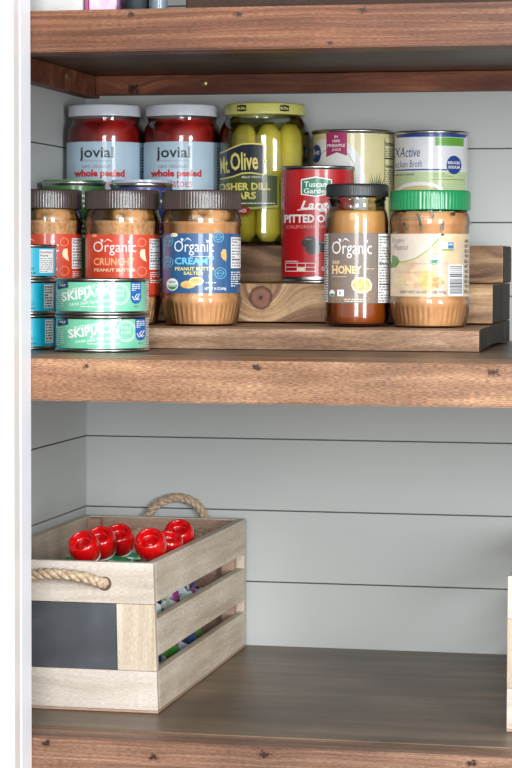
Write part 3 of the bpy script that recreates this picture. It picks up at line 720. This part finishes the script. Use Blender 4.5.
def art_broth(p, cx):
    rb = mat('print_royal_blue', '#1d3f8a', .45, coat=.3); gr = mat('print_fresh_green', '#5fa836', .45, coat=.3); pg = mat('print_pale_green', '#bccd9b', .5, coat=.3)
    p.rect(cx-37.6, 133.3, cx+37.6, 137.3, rb)
    p.text('XActive', cx-36.8, 147, cx-11, 157, rb, bold=.0, shear=.2)
    p.text('hicken Broth', cx-36.9, 160.3, cx-9, 167, rb, bold=-.005)
    p.poly([(cx-37.6, 171.5), (cx+37.6, 171.5), (cx+37.6, 243), (cx-37.6, 243)], pg)
    p.rect(cx-37.6, 168.9, cx+16, 170.4, rb); p.lines(cx-36.5, 172.5, cx-17, 176, 1, P_grey, .5, 7)
    p.rect(cx+4, 137.8, cx+32, 146, gr); p.lines(cx+6.5, 140, cx+30, 144.8, 2, P_leaf, .35, 9)
    p.ell(cx+22.5, 164.8, 7.4, 9.2, rb); p.text('REDUCED', cx+16.3, 161.2, cx+28.6, 164, P_white, bold=.03); p.text('SODIUM', cx+17, 165.6, cx+28, 168.4, P_white, bold=.03)
    p.lines(cx, 173, cx+14, 175, 1, P_leaf, .4, 3); p.rect(cx, 175.7, cx+22, 176.3, P_leaf); p.lines(cx, 178, cx+33, 180.5, 1, P_leaf, .4, 5)
    p.ell(cx-11, 191, 24, 9.5, P_white); p.ell(cx-11, 192.5, 21, 7.5, mat('print_broth', '#c9bd86', .5, coat=.3))
can('broth_can', 'white and blue broth can above the green-lidded jar', -.3205, 2.450, .0394, .1190, Z3, 0, 431.4, .001048, mat('label_white_paper', '#dfe1e3', .42, coat=.4), art_broth, 244.5)
def art_plain(c2):
    def f(p, cx):
        p.rect(cx-30, 181.5, cx+30, 184, c2)
        p.lines(cx-20, 195, cx+20, 240, 9, P_white, .5, 3)
    return f
can('soup_can', 'green-topped can showing behind the first crunchy peanut butter jar', -.6825, 2.352, .0340, .1042, Z2, 0, 72, .001039, mat('label_grass_green', '#35702e', .42, coat=.3), art_plain(mat('print_mid_green', '#4d8f3e', .45)), 283, rim=.0042)
can('soup_can', 'blue-topped can showing behind the second crunchy peanut butter jar', -.6090, 2.352, .0330, .1020, Z2, 0, 134, .001035, mat('label_indigo', '#34418c', .42, coat=.3), art_plain(mat('print_silver_band', '#b6bac6', .35, coat=.3)), 283, rim=.0042)

mint = noisemat('label_mint', [(.3, '#5bb08c'), (.5, '#70c09d'), (.7, '#86cdab')], (30, 30, 30), .3, coat=.6)
def art_tuna(dx):
    def f(p, cx):
        navy_ = mat('print_navy', '#22385c', .5)
        p.poly([(cx-44, 286), (cx-34, 283.5), (cx-33, 289.5), (cx-44, 291.5)], navy_)
        p.text('WILD', cx-42.5, 286, cx-36, 288.5, P_white, bold=.02)
        p.text('SUSTAINABLY CAUGHT', cx-33+dx, 287, cx+14+dx, 290.3, P_white, bold=.01, rot=-.19)
        p.text('SKIPJACK', cx-39+dx, 290.8, cx+11+dx, 302.2, P_white, bold=.03, rot=-.15)
        p.text('CHUNK LIGHT TUNA IN WATER', cx-32+dx, 302.5, cx+12+dx, 305.3, P_white, bold=.01, rot=-.12)
        p.lines(cx-20+dx, 307, cx+12+dx, 309.2, 1, P_white, .4, 4)
        p.ring(cx+18+dx, 296, 9.2, 10, .7, P_white); p.ring(cx+18+dx, 296, 7.6, 8.2, .4, P_white); p.text('POLE', cx+13+dx, 291, cx+22.5+dx, 294, P_white, bold=.0); p.text('& LINE', cx+13+dx, 295.5, cx+22.5+dx, 298.5, P_white, bold=.0)
        b = mat('print_msc_blue', '#1f5fa8', .45, coat=.3); xx = cx+28.5+dx*.7
        p.poly([(xx, 284), (xx+10.3, 284), (xx+10.3, 300.5), (xx+8.5, 304.3), (xx+5, 305.5), (xx+1.8, 304.3), (xx, 300.5)], b)
        p.lines(xx+1.2, 285.5, xx+9.2, 293, 4, P_white, .5, 2)
        p.line([(xx+1.5, 298.2), (xx+3.6, 301.6), (xx+6, 300.6), (xx+9, 295.5), (xx+6, 296.3), (xx+4.2, 298.4), (xx+6.5, 301.6), (xx+8.8, 300.4)], .9, P_white)
        p.text('MSC', xx+3, 307, xx+8, 309, P_grey)
        p.lines(cx-46, 292, cx-37.5, 311, 9, P_white, .3, 6)
        pn = mat('print_tan_panel', '#c9d2c4', .5, coat=.3); p.rect(cx+42.5, 283, cx+47.2, 311.5, pn); p.lines(cx+42.8, 284, cx+47, 311, 11, P_grey, .45, 3)
    return f
kx = -.5864; r_ = .0446; ky = 2.1170
for i, (dx, lab) in enumerate(((5.5, 'pale green skipjack tuna can, lower of two'), (-1., 'pale green skipjack tuna can stacked on its twin'))):
    o = can('tuna_can', lab, kx, ky, r_, .0339, ZM+.0002+i*.0342, 0, 102.3, .000940, mint, art_tuna(dx), 316.2 if False else 316.5, 'flat tuna cans', pull=True, rim=.0026, lo=.0036)
turq = mat('label_turquoise', '#10b2d0', .35, coat=.5, var=.05)
def art_blue(i):
    def f(p, cx):
        gy_ = mat('print_teal_ink', '#28707f', .5)
        p.text(('5 OZ (142g)', 'NET WT 5 OZ', 'NET WT 5 OZ')[i], cx-12, 268, cx+13, 271, gy_, bold=.01); p.lines(cx-4, 272.5, cx+14, 276, 1, gy_, .5, 3+i)
        x0 = cx+ (17.5, 22, 23)[i]
        p.rect(x0, 251, cx+31, 274, P_white)
        if i == 0:
            p.text('Nutrition', x0+.7, 252.4, cx+29.8, 254.9, P_dred, bold=.02); p.text('Facts', x0+.7, 255.8, cx+26, 258, P_black, bold=.02)
            p.lines(x0+.7, 259, cx+30, 273.5, 7, P_grey, .4, 6)
        else: p.lines(x0+.7, 252, cx+30, 273.5, 8, P_black, .5, 6+i)
    return f
bz = ZM+.0002
for i, lab in ((2, 'turquoise tuna can at the bottom of the stack of three'), (1, 'turquoise tuna can in the middle of the stack of three'), (0, 'turquoise tuna can topmost in the stack of three')):
    can('tuna_can', lab, -.6740, 2.1450, .0338, .0330, bz, 0, 24.5, .000960, turq, art_blue(i), 280.5, 'flat tuna cans', pull=True, rim=.0024, lo=.0034); bz += .0333

# ------------------------------------------------------------------ whitewashed crate
ww = wood('whitewashed_pine', '#b3a596', '#cbbfb2', '#d9d0c5', (4, 40, 60), rough=.6, fine=.10, contrast=.8, bump=.2, blotch=.10, spec=.3)
wv = wood('whitewashed_pine_upright', '#b09c86', '#c8b8a3', '#d6c9b9', (60, 60, 4), rough=.6, fine=.10, contrast=.9, bump=.2, blotch=.08, spec=.3)
wsd = wood('pale_slat_pine', '#bba791', '#d6c5b0', '#e2d5c4', (60, 4, 60), rough=.6, fine=.14, contrast=.9, bump=.25, blotch=.14, spec=.3)
win = wood('raw_plywood_inside', '#9a7c6c', '#b3937f', '#c6a994', (4, 4, 50), rough=.7, fine=.1, bump=.1, blotch=.12, spec=.2)
board = noisemat('chalkboard', [(.3, '#383a3e'), (.55, '#44474c'), (.75, '#555a61')], (20, 10, 26), .55)
rope_m = noisemat('jute', [(.3, '#9c8168'), (.5, '#bda489'), (.7, '#d6c3ab')], (300, 300, 300), .85)
CW, CD, CH = .184, .399, .1425; T = .0085
def rope(pts, R=.0052):
    # three strands laid round a smooth path
    def cr(P, t):
        n = len(P)-1; i = min(int(t*n), n-1); f = t*n-i
        p0, p1, p2, p3 = (Vector(P[max(0, min(n, i+j))]) for j in (-1, 0, 1, 2))
        return .5*((2*p1)+(-p0+p2)*f+(2*p0-5*p1+4*p2-p3)*f*f+(-p0+3*p1-3*p2+p3)*f**3)
    M_ = 120; path = [cr(pts, i/M_) for i in range(M_+1)]; mb = MB(); prev = None; fr = []
    for i, q in enumerate(path):
        tt = (path[min(M_, i+1)]-path[max(0, i-1)]).normalized()
        a = (prev-tt*prev.dot(tt)).normalized() if prev else tt.cross(Vector((.1, 1, .2))).normalized()
        prev = a; fr.append((a, tt.cross(a)))
    ln = sum((path[i+1]-path[i]).length for i in range(M_))
    for s_ in range(3):
        ps = []
        for i, q in enumerate(path):
            an = 2*PI*(s_/3)+ln/M_*i/.021*2*PI
            ps.append(q+(fr[i][0]*math.cos(an)+fr[i][1]*math.sin(an))*R*.5)
        mb.tube(ps, R*.56, rope_m, 8)
    rf = random.Random(3)
    for i in range(26):   # loose fibres
        q = path[rf.randint(4, M_-4)]; d = Vector((rf.uniform(-1, 1), rf.uniform(-1, 1), rf.uniform(-1, 1))).normalized()
        mb.tube([q+d*R*.8, q+d*R*1.2+Vector((.001, 0, .001)), q+d*R*rf.uniform(1.4, 1.8)], .00014, rope_m, 3)
    return mb
def make_crate(label, loc):
    t = thing('wooden_crate', label, 'crate', loc, 0, 'whitewashed wooden crates')
    x0, x1, y0, y1 = -CW/2, CW/2, 0, CD
    def wp(c):   # boards settle inward a little toward the top front right corner
        fx = max(0, c.x/x1); fy = max(0, 1-c.y/CD); fz = c.z/CH
        return Vector((c.x-.0050*fx*fy*fz, c.y, c.z))
    zt, zc0, zc1 = .1035, .0402, .1030
    bx = lambda *a, bev=.0007: MB().box(*a, bev=bev, warp=wp)
    bx(x0, y0+.0005, .0003, x1-.0, y1-.0005, .0026, win, bev=.0003).build('bottom_board', t)
    hole = mat('drilled_hole_wood', '#5d4c3e', .8)
    for yy, s_ in ((y0, 0), (y1-T, 1)):
        pn = 'end_panel'
        mb = bx(x0, yy, zt, x1, yy+T, CH, ww)
        mb.box(x0, yy, .0028, x1, yy+T, zc0-.0003, ww, bev=.0007, warp=wp)
        mb.box(x1-.0385, yy, zc0, x1-.0, yy+T, zc1+.0002, wv, bev=.0005, warp=wp)
        mb.box(x0, yy, zc0, x0+.0385, yy+T, zc1+.0002, wv, bev=.0005, warp=wp)
        for hx in ((-.040, .040) if s_ == 0 else (-.026, .0475)):
            for yo, dn in ((yy-.0002 if s_ == 0 else yy+T+.0002, 0),):
                mb.add([(hx, yo, .122)]+[(hx+.0068*math.cos(q*PI/10), yo, .122+.0068*math.sin(q*PI/10)) for q in range(20)], [(0, 1+q, 1+(q+1) % 20) for q in range(20)], hole)
        e = mb.build(pn, t)
        bx(x0+.0388, yy+(.0018 if s_ == 0 else 0), zc0, x1-.0388, yy+T-(0 if s_ == 0 else .0018), zc1, board if s_ == 0 else ww, bev=.0003).build('chalkboard_panel' if s_ == 0 else 'infill_panel', t)
    for xx in (x0, x1-T):
        for (a, b) in ((.0028, .0395), (.0535, .0885), (.1045, CH)):
            bx(xx, y0+T+.0004, a, xx+T, y1-T-.0004, b, wsd).build('side_slat', t)
    for xx in (x0+T+.0002, x1-T-.0142):
        for yy in (y0+T+.0002, y1-T-.0142):
            bx(xx, yy, .0042, xx+.014, yy+.014, CH-.0015, win).build('corner_post', t)
    # thin raw plywood lining of the two ends
    bx(x0+T+.0145, y1-T-.003, .0045, x1-T-.0145, y1-T-.0002, CH-.001, win, bev=.0002).build('lining', t)
    bx(x0+T+.0145, y0+T+.0002, .0045, x1-T-.0145, y0+T+.003, CH-.001, win, bev=.0002).build('lining', t)
    rope([(.040, -.0005, .122), (.0360, -.0050, .1240), (.023, -.009, .1285), (.006, -.0105, .1310), (-.010, -.0105, .1315), (-.024, -.009, .130), (-.036, -.006, .125), (-.040, -.0005, .122)]).build('rope_handle', t)
    rope([(-.024, CD-.002, .122), (-.0265, CD+.004, .128), (-.0220, CD+.0055, .142), (-.009, CD+.0045, .1565), (.010, CD+.004, .1635), (.028, CD+.004, .1605), (.0405, CD+.005, .1490), (.0465, CD+.0045, .134), (.0475, CD-.002, .122)], .0050).build('rope_handle', t)
    for kx_ in (-.024, .0475):   # the knots that hold the rear rope, inside the crate
        n_ = 40; rope([(kx_+.0048*math.cos(q*.42), CD-T-.0095-.003*math.sin(q*.13), .1235+.0048*math.sin(q*.42)) for q in range(n_)], .0044).build('rope_knot', t)
    return t
crate = make_crate('whitewashed wooden crate holding red-capped pouches, rope handle and chalkboard panel', (-.6245, 2.1185, ZB))
c2 = copy_tree(crate); c2.location = (-.2030+CW/2, 2.1054, ZB); c2['label'] = 'pale wooden crate cut off by the right edge, on the lower shelf'

# ------------------------------------------------------------------ squeeze pouches
cap_m = mat('cap_red_plastic', '#c4090c', .22, coat=.6, var=.02)
spout_m = mat('spout_white_plastic', '#d8d4d0', .35)
pmats = [noisemat('pouch_green_print', [(.0, '#1f6b3c'), (.3, '#3c8f55'), (.5, '#7fb58b'), (.6, '#2c7a48'), (.8, '#cfd8cf')], (70, 70, 80), .3, coat=.5, mode='CONSTANT', voronoi=True),
         noisemat('pouch_mixed_print', [(.0, '#2b3a63'), (.25, '#c3cad4'), (.42, '#5d7f45'), (.56, '#1a1d2a'), (.72, '#694063'), (.82, '#20304a'), (.9, '#a9c2b0')], (90, 70, 90), .3, coat=.5, mode='CONSTANT', voronoi=True),
         noisemat('pouch_leaf_print', [(.0, '#3e7a2c'), (.35, '#6b9a3e'), (.55, '#b9c4b6'), (.7, '#2b6e5a'), (.85, '#7c2f6b')], (70, 60, 80), .3, coat=.5, mode='CONSTANT', voronoi=True)]
def pouch(label, cx, cy, cz, w, off, th, m, tilt=(.72, -.2), rz=0, h=None, cap_r=.0158):
    """cx,cy,cz: centre of the cap; body hangs below, its middle shifted by off"""
    zb = ZB+.0048; h = (cz-.0115)-zb
    t = thing('squeeze_pouch', label, 'pouch', (cx, cy+.004, zb), rz, 'red-capped squeeze pouches')
    mb = MB(); nu, nv = 14, 16; top = []; vs = []
    for side in (1, -1):
        for j in range(nv+1):
            f = j/nv
            bulge = th*(.5*(1-f)**.6*.9+.10*(1-f)+.02) if f > .05 else th*.5
            wv_ = w*(1-.06*math.sin(f*PI))
            for i in range(nu+1):
                u = i/nu*2-1; b = bulge*max(.02, 1-abs(u)**2.4)+.0006
                zz = f*h+ (h*.0 if f < 1 else 0)
                if f > .8: zz = h*(.8+(f-.8)*(1-.25*abs(u-(-off/w*2))))
                vs.append((off+u*wv_/2, side*b+.0012*math.sin(u*7+f*9), zz))
    fs = []; W = nu+1; Q = W*(nv+1)
    for s_ in (0, 1):
        for j in range(nv):
            for i in range(nu):
                a = s_*Q+j*W+i; q = (a, a+1, a+W+1, a+W); fs.append(q if s_ else q[::-1])
    for j in range(nv):
        for i in (0, nu): a = j*W+i; fs.append((a, a+W, a+W+Q, a+Q))
    for i in range(nu):
        for j in (0, nv): a = j*W+i; fs.append((a, a+1, a+1+Q, a+Q))
    mb.add(vs, fs, m, True); mb.build('foil_body', t)
    R = Matrix.Rotation(tilt[1], 4, 'Y') @ Matrix.Rotation(tilt[0], 4, 'X')
    base = Vector((0, -.004, cz-zb))
    s = MB(); s.lathe([(.0048, -.020), (.0048, -.0138), (.0122, -.0146), (.0124, -.0131), (.006, -.0129)], spout_m, 28)
    o = s.build('spout', t); o.matrix_local = Matrix.Translation(base) @ R
    c = MB(); q = cap_r/.0158
    prof = [(.0085, -.0130), (.0112, -.0128), (.0132, -.0112), (.0148, -.0075), (.0157, -.003), (.0158, .001), (.0152, .0055), (.0140, .0088), (.0124, .0104), (.0112, .0104), (.0104, .0092), (.0098, .0050), (.0094, .0030), (.0075, .0024), (.0062, .0030), (.0052, .0048), (.0025, .0054), (1e-4, .0054)]
    c.lathe([(a*q, b*q) for a, b in prof], cap_m, 48)
    o = c.build('cap', t); o.matrix_local = Matrix.Translation(base) @ R
    return t
pouch('squeeze pouch with red cap, front one of the left three', -.6262, 2.195, 1.1225, .082, -.010, .013, pmats[0])
pouch('squeeze pouch with red cap, middle one of the left three', -.6205, 2.235, 1.1228, .082, -.010, .013, pmats[0], tilt=(.68, -.1))
pouch('squeeze pouch with red cap, rear one of the left three', -.6132, 2.277, 1.1210, .082, -.016, .013, pmats[2], tilt=(.62, 0))
pouch('squeeze pouch with red cap, foremost of the right three', -.5602, 2.198, 1.1265, .041, -.0095, .026, pmats[1], tilt=(.72, -.05))
pouch('squeeze pouch with red cap leaning on the crate side', -.5590, 2.266, 1.1185, .036, -.008, .024, pmats[2], tilt=(.35, .25), cap_r=.0148)
pouch('squeeze pouch with red cap, hindmost of the right three', -.5622, 2.325, 1.1215, .042, -.004, .026, pmats[1], tilt=(.62, 0))
# one more pouch lies flat and unopened behind the others
for i, (yy, zz, mm_, lab) in enumerate(((2.385, ZB+.050, pmats[1], 'patterned foil pouch seen only through the crate slats, at the back'),)):
    o = pouch(lab, -.590, yy, ZB+.098, .078, 0, .030, mm_, tilt=(.1, 0), cap_r=.012)

# ------------------------------------------------------------------ things on the upper shelf
zt_ = ZT+.0003
t = thing('printed_carton', 'white carton with pink edge and small print, on the upper shelf', 'box', (-.6275, 2.075, zt_))
wcard = mat('carton_white', '#c9c6c4', .5); pink = mat('carton_pink', '#a8427c', .45)
MB().box(-.034, 0, 0, .034, .05, .16, wcard, bev=.0006).build('box_body', t)
mb = MB(); p = Print(1, 0, 0, 1)
p.rect(-.0335, -.002, -.0255, -.158, pink)
p.lines(-.022, -.0285, .020, -.010, 7, mat('print_mauve', '#8d5b78', .5), .45, 2) if False else None
vs = []; rr = random.Random(4)
for i in range(30):
    z0 = .0148+i*.0024; xx = -.022
    while xx < .014+rr.uniform(-.004, .010):
        l = rr.uniform(.0015, .005); p.rect(xx, -z0, xx+l, -z0-.0011, mat('print_mauve', '#8d5b78', .5)); xx += l+.0009
for i in range(3): p.rect(-.0335, -.018-.02*i, -.0255, -.0186-.02*i, wcard)
p.emit(mb, lift=.00001, plane=0.0001); mb.build('printed_panel', t)
t = thing('photo_carton', 'white carton with magenta flower picture beside the small-print carton', 'box', (-.5735, 2.078, zt_))
mg2 = noisemat('carton_picture', [(.35, '#d6ccd4'), (.5, '#cba6c2'), (.58, '#9c4f86'), (.7, '#d8c3d0')], (70, 10, 26), .4)
MB().box(-.0145, 0, 0, .0115, .05, .15, mg2, bev=.0006).build('box_body', t)
o = MB().box(-.0185, 0, 0, -.0152, .05, .15, pink, bev=.0003).build('box_edge', t)
gl = glassmat('canister_glass', '#b7c0c4', .05, 1.5)
t = thing('glass_canister', 'grey glass canister between carton and bottle on the upper shelf', 'canister', (-.5480, 2.092, zt_), face(-.548, 2.092))
MB().lathe([(1e-4, .001), (.0115, .0005), (.013, .002), (.013, .12), (.0125, .125), (1e-4, .125)], gl, 48).build('glass_body', t)
MB().lathe([(1e-4, .003), (.0112, .003), (.0112, .09), (1e-4, .09)], noisemat('grey_filling', [(.3, '#7e8488'), (.7, '#a9aeb0')], (60, 60, 40), .5), 32).build('filling', t)
t = thing('small_bottle', 'small grey-blue bottle with tapered neck on the upper shelf', 'bottle', (-.5265, 2.095, zt_), face(-.5265, 2.095))
MB().lathe([(1e-4, 0), (.0075, .0002), (.008, .002), (.0079, .022), (.0074, .03), (.005, .06), (.0045, .07), (1e-4, .07)], mat('bottle_slate', '#6e7c86', .3, coat=.5), 32).build('bottle_body', t)
MB().lathe([(.0048, .0701), (.0052, .0703), (.0052, .085), (1e-4, .0855)], mat('bottle_cap', '#303438', .4), 24).build('cap', t)
dk = wood('dark_basket_wood', '#2c1c13', '#3a261a', '#4a3324', (3, 30, 60), rough=.6)
t = thing('storage_box', 'long dark brown storage box, only its foot showing on the upper shelf', 'box', (-.27, 2.11, zt_))
MB().box(-.235, 0, 0, .235, .30, .15, dk, bev=.002).build('box_body', t)
MB().box(-.239, -.004, .151, .239, .304, .170, dk, bev=.002).build('lid', t)

# ------------------------------------------------------------------ camera
cam = bpy.data.cameras.new('camera'); co = bpy.data.objects.new('camera', cam); COL.objects.link(co)
cam.sensor_fit = 'VERTICAL'; cam.sensor_height = 36; cam.sensor_width = 24; cam.lens = 2335/768*36
cam.clip_start = .05; cam.clip_end = 50
Rm = [[.979150, -.013551, -.202687], [.203115, .049837, .977886], [.003150, .998665, -.051550]]
M = Matrix.Identity(4)
for i in range(3):
    M[i][0] = Rm[i][0]; M[i][1] = Rm[i][1]; M[i][2] = -Rm[i][2]
M.translation = (0, 0, 1.40); co.matrix_world = M
cam.shift_y = .5/768
S.camera = co

# ------------------------------------------------------------------ light
w = bpy.data.worlds.new('world'); S.world = w; w.use_nodes = True; nt = w.node_tree; nt.nodes.clear()
o = nt.nodes.new('ShaderNodeOutputWorld'); b = nt.nodes.new('ShaderNodeBackground')
b.inputs[0].default_value = (.95, .97, 1.0, 1); b.inputs[1].default_value = .80
nt.links.new(b.outputs[0], o.inputs[0])
def area(name, loc, target, sx, sy, e, col):
    l = bpy.data.lights.new(name, 'AREA'); l.shape = 'RECTANGLE'; l.size = sx; l.size_y = sy; l.energy = e; l.color = col
    ob = bpy.data.objects.new(name, l); COL.objects.link(ob); ob.location = loc
    ob.rotation_euler = (Vector(target)-Vector(loc)).to_track_quat('-Z', 'Y').to_euler(); return ob
area('window_light', (.05, -.9, 1.85), (-.4, 2.3, 1.25), .75, 1.7, 68, (.93, .97, 1.0))
area('window_light_second', (1.75, -.5, 1.70), (-.4, 2.3, 1.2), .6, 1.6, 92, (.93, .97, 1.0))
area('room_ceiling_light', (-.6, .3, 2.3), (-.5, 2.3, .9), .9, .9, 8, (1, .96, .9))
S.view_settings.view_transform = 'Standard'; S.view_settings.look = 'None'; S.view_settings.gamma = 1
S.view_settings.use_curve_mapping = False; S.view_settings.exposure = 0
